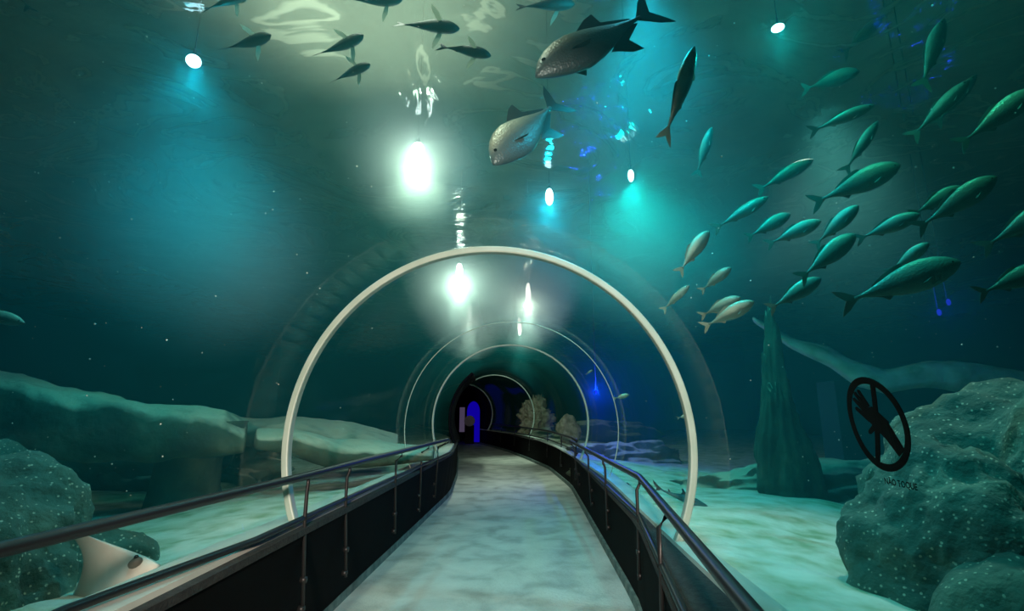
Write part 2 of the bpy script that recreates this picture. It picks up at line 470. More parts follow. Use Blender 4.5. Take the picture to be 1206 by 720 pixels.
# ------------------------------------------------------------------ handrails
def handrail(top, low, posts, label, s, wall):
    """top, low: lists of points; posts: list of y positions"""
    root = empty('handrail', (top[0][0], top[0][1], 0)); tag(root, label, 'handrail')
    inv = -Vector(root.location)

    def part(name, pts, rad, par=root):
        bm = bmesh.new(); tube(bm, [Vector(p) + inv for p in pts], rad, 12)
        return link(name, bm, M['rail'], par)
    part('top_rail', top, 0.026)
    part('lower_rail', low, 0.019)
    tp = [(p[0], p[1]) for p in top]; lp = [(p[0], p[1]) for p in low]
    for y in posts:
        xt = lerp_poly(tp, y); xl = lerp_poly(lp, y); zt = lerp_poly([(p[2], p[1]) for p in top], y); zl = lerp_poly([(p[2], p[1]) for p in low], y)
        xw = lerp_poly(wall, y) - s * 0.022
        bm = bmesh.new()
        tube(bm, [Vector(p) + inv for p in [(xt, y, zt - 0.02), (xt, y, zt - 0.05), (xl - s * 0.01, y, zt - 0.10), (xl - s * 0.01, y, zl), (xw, y, 0.30)]], [0.012, 0.012, 0.013, 0.013, 0.012], 8)
        po = link('post', bm, M['rail'], root)
        for z in (0.50, 0.33):
            bm = bmesh.new(); tube(bm, [Vector((xw - s * 0.008, y, z)) + inv, Vector((xw + s * 0.03, y, z)) + inv], 0.02, 8)
            link('bracket', bm, M['rail'], po)
    return root


LT = [onz(-420, 752, 1.14), onz(0, 648, 1.14), onz(360, 561, 1.14), onz(420, 545, 1.14), onz(527, 518, 1.14)]
LL = [onz(-150, 826, 0.87), onz(75, 720, 0.87), onz(300, 637, 0.87), onz(420, 582, 0.87), onz(531, 533, 0.87)]
end = LT[-1]
handrail([tuple(p) for p in LT] + [(end.x + 0.02, end.y + 0.10, 1.11)], [tuple(p) for p in LL], [onz(px, py, 1.14).y for px, py in ((364, 560), (412, 547), (473, 531.5), (506, 523.5))] + [end.y - 0.1],
         'black steel handrail along the left parapet', -1, TOP_L)
RT = [onz(1010, 880, 1.05), onz(885, 720, 1.05), onz(753, 562, 1.05), onz(710, 540, 1.05), onz(672, 520, 1.05)]
RL = [onz(868, 850, 0.76), onz(805, 720, 0.76), onz(753, 608, 0.76), onz(712, 570, 0.76), onz(675, 538, 0.76)]
handrail([tuple(p) for p in RT], [tuple(p) for p in RL], [2.9, onz(753, 562, 1.05).y, onz(709, 540, 1.05).y, onz(687, 529, 1.05).y, RT[-1].y - 0.05],
         'black steel handrail along the near right parapet, bent beside the widest ring', 1, TOP_R)
far_top = [(lerp_poly(TOP_R, y) + 0.02, y, 1.03) for y in (9.9, 11, 12.5, 14, 15, 16.5, 18, 19.7, 21.5, 23.3, 24.2)]
far_low = [(x, y, 0.80) for x, y, z in far_top]
handrail(far_top, far_low, [10.0, 12.5, 15.0, 17.5, 20.0, 22.5], 'thin dark handrail along the far right bend of the parapet', 1, TOP_R)

# ------------------------------------------------------------------ dark portal room at the end of the tunnel
root = empty('wall_end'); struct(root, 'black room at the end of the tunnel')
bm = bmesh.new(); rings = []
for y in (24.34, 26.0, 27.2, 28.6):
    rr = [arc_pt(y, a, R_T - 0.005) for a in range(-18, 199, 6)]
    rings.append([Vector((rr[0].x, rr[0].y, -0.1))] + rr + [Vector((rr[-1].x, rr[-1].y, -0.1))])
loft(bm, rings, closed=False, caps=False)
o = link('corridor', bm, M['black'], root)
sd = o.modifiers.new('thick', 'SOLIDIFY'); sd.thickness = 0.03
bm = bmesh.new()
loft(bm, [[arc_pt(28.6, a, R_T) for a in range(-60, 241, 6)], [arc_pt(28.75, a, R_T) for a in range(-60, 241, 6)]])
link('end_wall', bm, M['black'], root)
bm = bmesh.new(); rings = []
for k in range(13):
    y = 12.4 + (24.3 - 12.4) * k / 12
    a1 = 180 - foot_ang(y)
    a_in = 128 - 18 * k / 12
    aa = [a_in + (a1 - a_in) * j / 20 for j in range(21)]
    rings.append([arc_pt(y, a, R_T - 0.01) for a in aa] + [arc_pt(y, a, R_T - 0.04) for a in reversed(aa)])
loft(bm, rings); link('lining', bm, M['black'], root)


def arch_door(name, px0, px1, pytop, pybot, dist, material, inner=None, depth=0.12):
    """arched slab outlined where it stands at dist"""
    a = at(px0, pybot, dist); b = at(px1, pybot, dist); t = at((px0 + px1) / 2, pytop, dist)
    wd = (b - a).length / 2; cx = (a.x + b.x) / 2; h = t.z - a.z
    pts = [(cx - wd, a.z), (cx + wd, a.z)] + [(cx + wd * math.cos(k * PI / 12), a.z + h - wd * 1.6 + wd * 1.6 * math.sin(k * PI / 12)) for k in range(13)]
    bm = bmesh.new()
    loft(bm, [[Vector((x, dist, z)) for x, z in pts], [Vector((x, dist + depth, z)) for x, z in pts]])
    return link(name, bm, material, None, False)


M['blue_glow'] = emit('blue_glow', (0.01, 0.0, 0.75), 0.55)
M['violet_panel'] = emit('violet_panel', (0.17, 0.13, 0.24), 0.45)
M['dark_blue'] = pbr('dark_blue', (0.0, 0.01, 0.05), rough=0.4)
o = arch_door('lit_doorway', 549.5, 564.5, 473, 521, 26.0, M['blue_glow']); tag(o, 'tall pointed blue glowing doorway in the black end room', 'doorway')
root = empty('round_display', at(553, 496, 25.8)); tag(root, 'dark round display in front of the blue doorway', 'display')
bm = bmesh.new(); tube(bm, [(0, 0, 0), (0, 0.15, 0)], 0.26, 32); link('disc', bm, M['dark_blue'], root, False)
bm = bmesh.new(); loft(bm, [[Vector((0.22 * a, 0.05, z)) for a in (-1, 1)] + [Vector((0.22 * a, 0.2, z)) for a in (1, -1)] for z in (-1.1, -0.2)]); link('stand', bm, M['black'], root, False)
a, b = at(541, 509, 25.9), at(547.5, 480, 25.9)
bm = bmesh.new(); bmesh.ops.create_cube(bm, size=1, matrix=Matrix.Translation(((a.x + b.x) / 2, 25.9, (a.z + b.z) / 2)) @ Matrix.Diagonal((b.x - a.x, 0.06, b.z - a.z, 1)))
tag(link('lit_panel', bm, M['violet_panel'], None, False), 'small grey violet lit panel left of the blue doorway', 'panel')

# ------------------------------------------------------------------ water body, surface, tank
BX, BY0, BY1 = 15.0, -5.0, 33.0
bm = bmesh.new()
bmesh.ops.create_cube(bm, size=1, matrix=Matrix.Translation((0, (BY0 + BY1) / 2, (WATER_Z - 0.5) / 2)) @ Matrix.Diagonal((2 * BX, BY1 - BY0, WATER_Z + 0.5, 1)))
bmesh.ops.recalc_face_normals(bm, faces=bm.faces)
cav = []
for i in range(40):
    y = -4.2 + (29.0 + 4.2) * i / 39
    a0 = foot_ang(y)
    ring_ = [arc_pt(y, a0 + (180 - 2 * a0) * j / 40, R_T + 0.075) for j in range(41)]
    ring_ = [Vector((ring_[0].x, ring_[0].y, -0.3))] + ring_ + [Vector((ring_[-1].x, ring_[-1].y, -0.3))]
    cav.append(ring_)
bm2 = bmesh.new(); loft(bm2, cav); bmesh.ops.recalc_face_normals(bm2, faces=bm2.faces); bmesh.ops.reverse_faces(bm2, faces=bm2.faces)
me2 = bpy.data.meshes.new('tmp'); bm2.to_mesh(me2); bm2.free(); bm.from_mesh(me2); bpy.data.meshes.remove(me2)
me = bpy.data.meshes.new('water'); bm.to_mesh(me); bm.free(); me.materials.append(M['water'])
o = bpy.data.objects.new('water', me); C.objects.link(o); o['kind'] = 'stuff'; o['label'] = 'hazy teal water filling the basin around the tunnel'; o['category'] = 'water'

bm = bmesh.new(); g = []
nx, ny = 120, 150
for j in range(ny + 1):
    row = []
    for i in range(nx + 1):
        x = (-BX + 2 * BX * i / nx) * 0.998; y = BY0 + 0.03 + (BY1 - BY0 - 0.06) * j / ny
        z = WATER_Z + 0.01 + 0.06 * noise.noise(Vector((x * 0.7, y * 0.7, 1))) + 0.03 * noise.noise(Vector((x * 2, y * 2, 5)))
        row.append(bm.verts.new((x, y, z + 0.06)))
    g.append(row)
for j in range(ny):
    for i in range(nx): bm.faces.new((g[j][i], g[j][i + 1], g[j + 1][i + 1], g[j + 1][i]))
o = link('water_surface', bm, M['water_surface']); o['kind'] = 'stuff'; o['label'] = 'rippled water surface overhead with painted wavy light lines'; o['category'] = 'water'

def slab(name, x0, x1, y0, y1, z0, z1, material, label):
    bm = bmesh.new()
    bmesh.ops.create_cube(bm, size=1, matrix=Matrix.Translation(((x0 + x1) / 2, (y0 + y1) / 2, (z0 + z1) / 2)) @ Matrix.Diagonal((x1 - x0, y1 - y0, z1 - z0, 1)))
    return struct(link(name, bm, material, None, False), label)


slab('wall_tank_left', -BX - 0.4, -BX, BY0, BY1, -0.5, 7.4, M['tank_wall'], 'dark blue tank wall beyond the left reef')
slab('wall_tank_right', BX, BX + 0.4, BY0, BY1, -0.5, 7.4, M['tank_wall'], 'dark tank wall beyond the right boulder')
slab('wall_tank_far', -BX - 0.4, BX + 0.4, BY1, BY1 + 0.4, -0.5, 7.4, M['tank_wall'], 'far dark blue tank wall')
slab('wall_tank_back', -BX - 0.4, BX + 0.4, BY0 - 0.4, BY0, -0.5, 7.4, M['tank_wall'], 'tank wall behind the viewer')
slab('ceiling', -BX - 0.4, BX + 0.4, BY0 - 0.4, BY1 + 0.4, 7.4, 7.7, M['ceiling'], 'grey green hall ceiling above the water')

# sand bed on both sides
def sand(side):
    s = 1 if side == 'right' else -1
    bm = bmesh.new(); g = []
    for j in range(171):
        y = BY0 + (BY1 - BY0) * j / 170
        o_, r_, d_ = frame(min(max(y, -3.5), 29)); x0 = o_.x + s * 1.42
        row = []
        for i in range(61):
            t = (i / 60) ** 1.7
            x = x0 + (s * BX - x0) * t; D = abs(x - x0)
            z = 0.56 - 0.26 * min(1, D / 3) + 0.10 * noise.noise(Vector((x * 0.5, y * 0.5, 3))) * min(1, D + .2) + 0.03 * noise.noise(Vector((x * 2.2, y * 2.2, 7)))
            row.append(bm.verts.new((x, y, z)))
        g.append(row)
    for j in range(170):
        for i in range(60): bm.faces.new((g[j][i], g[j][i + 1], g[j + 1][i + 1], g[j + 1][i]))
    o = link('ground_sand_' + side, bm, M['sand']); struct(o, 'pale rippled sand bed on the %s of the tunnel' % side)
    for e in (0,):
        sd = o.modifiers.new('thick', 'SOLIDIFY'); sd.thickness = 0.3; sd.offset = 0
sand('right'); sand('left')

# ------------------------------------------------------------------ rocks
def rock(name, loc, size, label, material, seed, rough=0.35, freq=1.3, sub=5, rot=0.0, cat='rock', taper=0.0, group=None):
    bm = bmesh.new(); bmesh.ops.create_icosphere(bm, subdivisions=sub, radius=1)
    sv = Vector((seed * 3.1, seed * 1.7, seed))
    for v in bm.verts:
        p = v.co.copy()
        n = noise.fractal(p * freq + sv, 0.9, 2.1, 6) * rough
        n += (0.5 - noise.cell_vector(p * 1.1 + sv).x) * rough * 0.0
        n += -abs(noise.noise(p * freq * 2.2 + sv)) * rough * 0.5
        v.co = p * (1 + n); tp_ = 1 - taper * (p.z + 1) / 2; v.co.x *= tp_; v.co.y *= tp_
        v.co = Vector((v.co.x * size[0], v.co.y * size[1], v.co.z * size[2]))
    o = link(name, bm, material); o.location = loc; o.rotation_euler = (0, 0, rot)
    tag(o, label, cat, group)
    return o


def ridge(name, px_line, thick, depth_fn, label, seed, back=1.4, material='rock'):
    """long overhanging rock shelf: top edge follows the points, body hangs below and reaches back"""
    bm = bmesh.new(); rings = []
    n = len(px_line)
    dense = []
    for a, b in zip(px_line, px_line[1:]):
        for k in range(8): dense.append(tuple(a[i] + (b[i] - a[i]) * k / 8 for i in range(4)))
    dense.append(px_line[-1])
    for k, (px, py, dist, th) in enumerate(dense):
        p = at(px, py, dist)
        away = Vector((p.x, p.y, 0)).normalized()
        ring_ = []
        for q in range(28):
            a = 2 * PI * q / 28
            u = math.cos(a); v = math.sin(a)
            uu = math.copysign(abs(u) ** 0.7, u) * back / 2; vv = math.copysign(abs(v) ** 0.75, v) * th / 2
            c = p + away * back * 0.5 + Vector((0, 0, -th / 2)) + away * uu + Vector((0, 0, vv + uu * 0.12))
            nn = noise.fractal(c * 1.1 + Vector((seed, 0, 0)), 0.9, 2.1, 5)
            c += (away * u + Vector((0, 0, v))) * nn * 0.16 * min(1, th * 1.2)
            ring_.append(c)
        rings.append(ring_)
    loft(bm, rings)
    o = link(name, bm, M[material]); tag(o, label, 'rock')
    ss = o.modifiers.new('s', 'SUBSURF'); ss.levels = 1; ss.render_levels = 1
    return o


ridge('rock_shelf', [(-260, 425, 5.4, 0.9), (-60, 428, 5.2, 0.9), (0, 434, 5.1, 0.9), (40, 440, 5.1, 0.85), (90, 457, 5.2, 0.75), (130, 468, 5.3, 0.66), (180, 476, 5.4, 0.6), (230, 480, 5.6, 0.52), (265, 487, 5.8, 0.45), (292, 505, 6.0, 0.22)], 0, None,
      'long overhanging rock shelf with a lit top edge on the left', 3)
ridge('rock_shelf', [(262, 494, 7.3, 0.30), (300, 495, 7.3, 0.36), (350, 494, 7.3, 0.36), (400, 500, 7.4, 0.36), (440, 512, 7.5, 0.3), (470, 522, 7.7, 0.14)], 0, None,
      'lower pale rock shelf seen through the nearest ring', 9, back=1.6)
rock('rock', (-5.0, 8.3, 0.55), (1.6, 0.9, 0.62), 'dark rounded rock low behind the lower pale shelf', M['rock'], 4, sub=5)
ridge('rock_shelf', [(300, 507, 5.9, 0.20), (345, 508, 6.0, 0.26), (390, 521, 6.1, 0.30), (430, 524, 6.3, 0.26), (475, 528, 6.6, 0.18), (512, 531, 7.0, 0.10)], 0, None,
      'low rock slab under the pale shelf, beside the left railing', 21, back=0.8)
ridge('rock_shelf', [(885, 366, 7.6, 0.10), (930, 392, 7.6, 0.2), (975, 406, 7.5, 0.3), (1005, 424, 7.4, 0.34), (1040, 433, 7.3, 0.36), (1090, 422, 7.2, 0.4), (1150, 426, 7.1, 0.42), (1210, 434, 7.0, 0.4), (1300, 432, 7.0, 0.4), (1400, 436, 7.0, 0.3)], 0, None,
      'dim wavy pale ledge imitating a reflection behind the emblem on the right', 27, back=0.9, material='sand')  # ledge added for a wavy pale reflection, sand colour makes it bright
slab('wall_reef_right', 5.2, 14.9, 8.3, 8.8, 0.1, 2.05, M['tank_wall'], 'dark low wall under the wavy ledge on the right')
# the pillar and the mass behind the caves
bm = bmesh.new(); rings = []
for z, px0, px1 in ((0.2, 180, 282), (0.45, 186, 272), (0.7, 192, 264), (1.0, 196, 262), (1.2, 184, 276), (1.45, 172, 290)):
    a = at(px0, 500, 6.2); b = at(px1, 500, 6.2); cx = (a.x + b.x) / 2; hw = (b.x - a.x) / 2
    rings.append([Vector((cx + hw * math.cos(2 * PI * q / 20) * (1 + .12 * noise.noise(Vector((q, z * 3, 1)))), 6.2 + 0.35 * math.sin(2 * PI * q / 20), z)) for q in range(20)])
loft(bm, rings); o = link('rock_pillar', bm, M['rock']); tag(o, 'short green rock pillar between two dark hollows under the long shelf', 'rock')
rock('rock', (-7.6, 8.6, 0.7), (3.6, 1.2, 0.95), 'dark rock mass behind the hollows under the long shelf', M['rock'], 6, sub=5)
rock('boulder', (-3.35, 2.9, 0.05), (1.30, 1.0, 1.30), 'green speckled boulder at the bottom left behind the ray', M['speckled'], 12, rough=0.22, sub=6)
rock('boulder', (-2.85, 3.45, 0.30), (0.78, 0.5, 0.55), 'low speckled boulder on the sand beside the pale ray', M['speckled'], 15, rough=0.2, sub=5)
rock('boulder', (-4.75, 4.3, 0.25), (1.15, 0.8, 1.0), 'dark sloping boulder on the far left under the long shelf', M['speckled'], 33, rough=0.25, sub=5)

rock('boulder', (3.35, 2.95, 0.55), (1.15, 1.0, 1.25), 'large green speckled boulder filling the lower right', M['speckled'], 41, rough=0.24, freq=1.2, sub=6)
rock('boulder', (2.47, 3.0, 0.55), (0.64, 0.60, 0.86), 'paler front boulder behind the no touching emblem', M['speckled'], 44, rough=0.2, freq=1.2, sub=6)
rock('boulder', (2.60, 2.5, 0.1), (0.85, 0.7, 0.85), 'lowest speckled boulder at the bottom right on the sand', M['speckled'], 48, rough=0.2, freq=1.2, sub=5)
# tall pale spire added in place of a reflection, and low rocks to the right
rock('reflection_spire', (3.25, 6.3, 1.05), (0.62, 0.3, 1.45), 'tall tapering pale spire imitating a reflection on the right', M['rock'], 71, rough=0.35, freq=1.5, sub=5, rot=0.2, taper=0.8)
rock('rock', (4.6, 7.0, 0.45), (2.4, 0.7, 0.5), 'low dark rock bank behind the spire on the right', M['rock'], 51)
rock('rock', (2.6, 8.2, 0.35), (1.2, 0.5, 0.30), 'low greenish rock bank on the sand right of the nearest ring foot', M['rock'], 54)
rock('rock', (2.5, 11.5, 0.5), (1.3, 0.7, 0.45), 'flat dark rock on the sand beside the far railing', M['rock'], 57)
rock('coral_head', (1.62, 15.0, 1.05), (0.34, 0.34, 0.42), 'dark round coral head behind the far handrail', M['coral'], 61, sub=4, cat='coral')
rock('coral_head', (-0.15 + 1.1, 20.5, 1.2), (0.62, 0.5, 0.85), 'pale ragged coral growth seen between the two farthest rings', M['coral'], 64, rough=0.6, freq=2.6, sub=5, cat='coral')
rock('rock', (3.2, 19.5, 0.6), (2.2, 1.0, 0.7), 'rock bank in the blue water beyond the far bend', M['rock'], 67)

# ------------------------------------------------------------------ lamps hung into the water from the hall ceiling
for k, ((px, py), dep, col, power, cone, es, off, (hw, hh), lab) in enumerate(LAMPS):
    p = onz(px, py, WATER_Z - dep)
    t = p + Vector(off)
    root = empty('hanging_lamp', p); tag(root, lab, 'lamp')
    bm = bmesh.new()
    bmesh.ops.create_uvsphere(bm, u_segments=24, v_segments=16, radius=1, matrix=Matrix.Diagonal((hw, hw, hh, 1)))
    link('lens', bm, emit('lens_glow', (0.8, 1.0, 0.95) if col in (PALE, WARM) else tuple(0.45 + 0.55 * c for c in col), es), root)
    bm = bmesh.new(); tube(bm, [(0, 0, hh * 0.75), (0, 0, hh + 0.02), (0, 0, hh + 0.07)], [hw * 0.3, hw * 0.28, hw * 0.15], 16); link('housing', bm, M['lamp_body'], root)
    bm = bmesh.new(); tube(bm, [(0, 0, hh + 0.06), (0, 0, 7.42 - p.z)], 0.004, 6); link('cable', bm, M['lamp_body'], root)
    q = p + (t - p).normalized() * (hh + 0.03)
    light('SPOT', 'lamp_light', q, col, power, 0.08, cone, 1.0, target=t)
    light('POINT', 'lamp_halo', p - Vector((0, 0, hh + 0.05)), col, es * (4.5 if col == WARM else 1.4 if col == PALE else 2.8), 0.04)
for (px, py), dist, power, lab in (((702, 462), 10.5, 120, 'deep blue lamp between the second thick ring and the joint line'), ((1106, 368), 6.0, 5, 'small deep blue lamp on the dark right side under the shoal'), ((1117, 356), 6.2, 2, 'smallest deep blue lamp, upper of the two under the shoal')):
    p = at(px, py, dist); root = empty('blue_lamp', p); tag(root, lab, 'lamp')
    bm = bmesh.new(); bmesh.ops.create_uvsphere(bm, u_segments=16, v_segments=10, radius=0.035, matrix=Matrix.Diagonal((0.7, 0.6, 1.2, 1)))
    link('lens', bm, emit('blue_lens', (0.02, 0.03, 1.0), 0.8), root)
    bm = bmesh.new(); tube(bm, [(0, 0.02, 0.04), (0, 0.02, 7.42 - p.z)], 0.008, 6); link('pole', bm, M['lamp_body'], root)
    light('POINT', 'blue_light', p - Vector((0, 0.08, 0)), (0.01, 0.05, 1.0), power, 0.05)

# haze volumes added to imitate the soft glow around lamps and beams
def glow_haze(p0, p1, rad, dens, col, label):
    a, b = Vector(p0), Vector(p1); L_ = (b - a).length
    m, nt, out = mat('glow_haze')
    tc = N(nt, 'ShaderNodeTexCoord'); mp = N(nt, 'ShaderNodeMapping'); mp.inputs['Scale'].default_value = (1 / rad, 1 / rad, 2 / L_)
    nt.links.new(tc.outputs['Object'], mp.inputs[0])
    gr = N(nt, 'ShaderNodeTexGradient', gradient_type='SPHERICAL'); nt.links.new(mp.outputs[0], gr.inputs[0])
    pw = N(nt, 'ShaderNodeMath', operation='POWER'); pw.inputs[1].default_value = 1.3; nt.links.new(gr.outputs['Fac'], pw.inputs[0])
    mu = N(nt, 'ShaderNodeMath', operation='MULTIPLY'); mu.inputs[1].default_value = dens; nt.links.new(pw.outputs[0], mu.inputs[0])
    v = N(nt, 'ShaderNodeVolumeScatter'); v.inputs['Color'].default_value = (*col, 1); v.inputs['Anisotropy'].default_value = 0.2
    nt.links.new(mu.outputs[0], v.inputs['Density']); nt.links.new(v.outputs[0], out.inputs['Volume'])
    bm = bmesh.new(); bmesh.ops.create_uvsphere(bm, u_segments=24, v_segments=16, radius=1, matrix=Matrix.Diagonal((rad, rad, L_ / 2, 1)))
    o = link('glow_haze', bm, m); o.location = (a + b) / 2; o.rotation_euler = (b - a).to_track_quat('Z', 'Y').to_euler()
    o['kind'] = 'stuff'; o['label'] = label; o['category'] = 'bubbles'
lz = WATER_Z - 0.2
P = lambda x, y: onz(x, y, lz)
glow_haze(P(492, 180) + Vector((0, -1.3, 0.0)), P(492, 180) + Vector((0, 1.3, 0.0)), 0.95, 1.5, (0.92, 1.0, 0.96), 'pale added glow haze around the brightest lamp')
glow_haze(P(515, 250) + Vector((0, 0, -.1)), P(560, 392) + Vector((0, 0, -.3)), 1.3, 1.5, (0.9, 1.0, 0.98), 'long pale added glow haze under the left lamp row')
glow_haze(P(650, 240) + Vector((0, -1.0, -.1)), P(612, 388) + Vector((0, 0, -.3)), 1.2, 1.2, (0.85, 0.98, 1.0), 'long bluish added glow haze under the right lamp row')
glow_haze((-2.75, 4.4, 4.1), (-2.85, 4.6, 1.9), 1.15, 0.62, (0.7, 0.97, 1.0), 'soft cyan added glow haze below the upper left lamp')
glow_haze((0.80, 3.3, 4.5), (0.85, 3.5, 2.95), 0.80, 0.34, (0.7, 0.97, 1.0), 'bright cyan added glow haze behind the tail of the big trevally')
glow_haze((1.55, 4.9, 4.5), (1.75, 5.3, 2.2), 1.45, 0.7, (0.7, 1.0, 0.97), 'teal added glow haze under the small lamp right of centre')
glow_haze((3.0, 4.2, 4.4), (3.2, 5.0, 2.2), 1.3, 0.16, (0.4, 1.0, 0.9), 'thin green added glow haze around the left part of the shoal')

# ------------------------------------------------------------------ fish
def prof_fish(kind):
    """stations along the body 0 = nose .. 1 = tail root: (t, half height, half width, centre z)"""
    if kind == 'trevally':
        return [(0, .010, .010, -.045), (.03, .040, .026, -.036), (.09, .085, .048, -.018), (.18, .130, .066, -.004), (.30, .168, .076, .002), (.42, .182, .076, 0), (.55, .155, .066, 0), (.68, .11, .048, 0), (.80, .06, .028, .002), (.90, .026, .017, .003), (.97, .016, .012, .003), (1, .018, .008, .003)]
    if kind == 'slim':
        return [(0, .008, .008, 0), (.03, .028, .022, 0), (.09, .055, .042, 0), (.2, .085, .058, .002), (.33, .102, .066, .002), (.48, .10, .062, 0), (.62, .08, .05, 0), (.75, .052, .034, 0), (.87, .026, .018, 0), (.96, .014, .010, 0), (1, .016, .006, 0)]
    if kind == 'shark':
        return [(0, .008, .014, 0), (.04, .026, .040, 0), (.12, .05, .062, 0), (.25, .072, .072, .004), (.4, .078, .070, .006), (.55, .062, .052, .004), (.7, .04, .034, .002), (.82, .024, .020, .004), (.92, .016, .012, .012), (1, .012, .006, .03)]
    if kind == 'tuna':
        return [(0, .014, .014, 0), (.03, .040, .040, 0), (.09, .075, .072, 0), (.2, .105, .098, .002), (.33, .115, .104, .002), (.48, .108, .094, 0), (.62, .084, .07, 0), (.75, .054, .044, 0), (.87, .028, .022, 0), (.96, .015, .012, 0), (1, .016, .006, 0)]
    return [(0, .01, .008, -.004), (.03, .04, .026, -.002), (.09, .078, .045, 0), (.19, .115, .062, .002), (.32, .138, .070, .002), (.46, .135, .066, 0), (.6, .108, .053, 0), (.73, .07, .036, 0), (.85, .034, .02, 0), (.94, .016, .012, 0), (1, .017, .007, 0)]


def fin_mesh(pts, thick=0.006, bend=None):
    """solid fin from an outline of (x, z) in its plane, mapped by bend(x, z) -> Vector"""
    bm = bmesh.new(); cx = sum(p[0] for p in pts) / len(pts); cz = sum(p[1] for p in pts) / len(pts)
    top, bot = [], []
    for x, z in pts:
        for sgn, lst in ((1, top), (-1, bot)):
            q = bend(x, z) if bend else Vector((x, 0, z))
            lst.append(bm.verts.new(q + Vector((0, sgn * thick * 0.3, 0))))
    c = bend(cx, cz) if bend else Vector((cx, 0, cz))
    a = bm.verts.new(c + Vector((0, thick, 0))); b = bm.verts.new(c - Vector((0, thick, 0)))
    n = len(pts)
    for i in range(n):
        j = (i + 1) % n
        bm.faces.new((top[i], top[j], a)); bm.faces.new((bot[j], bot[i], b)); bm.faces.new((top[j], top[i], bot[i], bot[j]))
    return bm


def make_fish(kind, skin, fin, pect, curve=0.05, name='fish'):
    """unit fish, nose at x=+0.5, tail root at x=-0.38, fins as parts"""
    root = empty(name)
    L = 0.86
    pr = prof_fish(kind)
    bm = bmesh.new(); rings = []
    yb = lambda t: curve * (t * t) * (1 if t > 0 else 0)

    def sample(t):
        for a, b in zip(pr, pr[1:]):
            if a[0] <= t <= b[0]:
                u = (t - a[0]) / (b[0] - a[0]); u2 = u
                return [a[i] + (b[i] - a[i]) * u2 for i in range(1, 4)]
        return pr[-1][1:]
    for k in range(31):
        t = (k / 30) ** 1.15
        h, wd, cz_ = sample(t)
        x = 0.5 - L * t
        rings.append([Vector((x, yb(t) + wd * math.cos(a) * (1 - 0.15 * abs(math.sin(a))), cz_ + h * math.sin(a))) for a in (2 * PI * q / 20 for q in range(20))])
    loft(bm, rings)
    b = link('body', bm, M[skin], root)
    xt = 0.5 - L
    # forked tail
    if kind == 'shark':
        tp = [(xt + .05, .035), (xt - .02, .06), (xt - .16, .15), (xt - .13, .08), (xt - .07, .03), (xt - .08, -.03), (xt, .01)]
    else:
        hgt = .185 if kind == 'trevally' else .12
        tp = [(xt + .03, .016), (xt - .02, hgt * .40), (xt - .07, hgt * .75), (xt - .15, hgt * 1.08), (xt - .125, hgt * .62), (xt - .085, hgt * .22), (xt - .07, 0), (xt - .085, -hgt * .22), (xt - .125, -hgt * .62), (xt - .15, -hgt * 1.05), (xt - .07, -hgt * .75), (xt - .02, -hgt * .40), (xt + .03, -.016)]
    link('tail_fin', fin_mesh(tp, .006, lambda x, z: Vector((x, curve * 1.0 + (xt - x) * curve * 1.5, z))), M[fin], root, False)
    H = max(p[1] for p in pr)
    if kind == 'trevally':
        dp = [(.06, H * .90), (.02, H * 1.06), (-.06, H * 1.34), (-.13, H * 1.42), (-.10, H * 1.18), (-.13, H * .80), (-.18, H * .50), (-.24, H * .33), (-.30, H * .22), (-.28, H * .12), (-.05, H * .6)]
        ap = [(-.02, -H * .84), (-.06, -H * .98), (-.13, -H * 1.36), (-.20, -H * 1.46), (-.165, -H * 1.12), (-.165, -H * .72), (-.19, -H * .48), (-.25, -H * .30), (-.31, -H * .20), (-.28, -H * .10), (-.1, -H * .5)]
    elif kind == 'shark':
        dp = [(.12, .07), (.03, .17), (.0, .165), (.02, .11), (.0, .06)]
        ap = [(-.18, .035), (-.22, .075), (-.235, .07), (-.22, .03)]
    else:
        dp = [(.12, H * .90), (.07, H * 1.16), (.02, H * 1.12), (-.10, H * .80), (-.2, H * .42), (-.18, H * .2), (0, H * .6)]
        ap = [(-.06, -H * .60), (-.11, -H * .84), (-.14, -H * .60), (-.19, -H * .38), (-.26, -H * .20), (-.22, -H * .08)]
    yo = lambda x, z: Vector((x, yb(max(0, (0.5 - x) / L)), z))
    link('dorsal_fin', fin_mesh(dp, .005, yo), M[fin], root, False)
    link('anal_fin', fin_mesh(ap, .005, yo), M[fin], root, False)
    for s in (1, -1):
        ln = {'trevally': .22, 'shark': .24, 'tuna': .26}.get(kind, .11)
        W = {'slim': .05, 'tuna': .09}.get(kind, .06)
        o = link('pectoral_fin', fin_mesh([(0, 0), (-.02, .02), (-ln * .5, .035), (-ln, .012), (-ln * .6, -.022), (-.02, -.026)], .004,
                 lambda x, z, s=s: Vector((.22 + x * .55 + z * 1.5, s * (W * .8 + abs(x) * {'trevally': .4, 'tuna': .95, 'shark': .9}.get(kind, .25)), -.03 + z * .5 - abs(x) * .3))), M[pect], root, False)
        bm = bmesh.new(); bmesh.ops.create_uvsphere(bm, u_segments=10, v_segments=6, radius=.018 if kind == 'trevally' else .014, matrix=Matrix.Translation((.425 if kind != 'trevally' else .40, s * (.034 if kind != 'trevally' else .046) + (.030 if kind == 'tuna' else 0), .018)) @ Matrix.Diagonal((1, .45, 1, 1)))
        link('eye', bm, M['eye'], root)
    return root


def copy_tree(o, parent=None):
    c = o.copy(); C.objects.link(c)
    if parent is not None: c.parent = parent
    for ch in list(o.children):
        k = ch.copy(); C.objects.link(k); k.parent = c
    return c


PROTO = {}


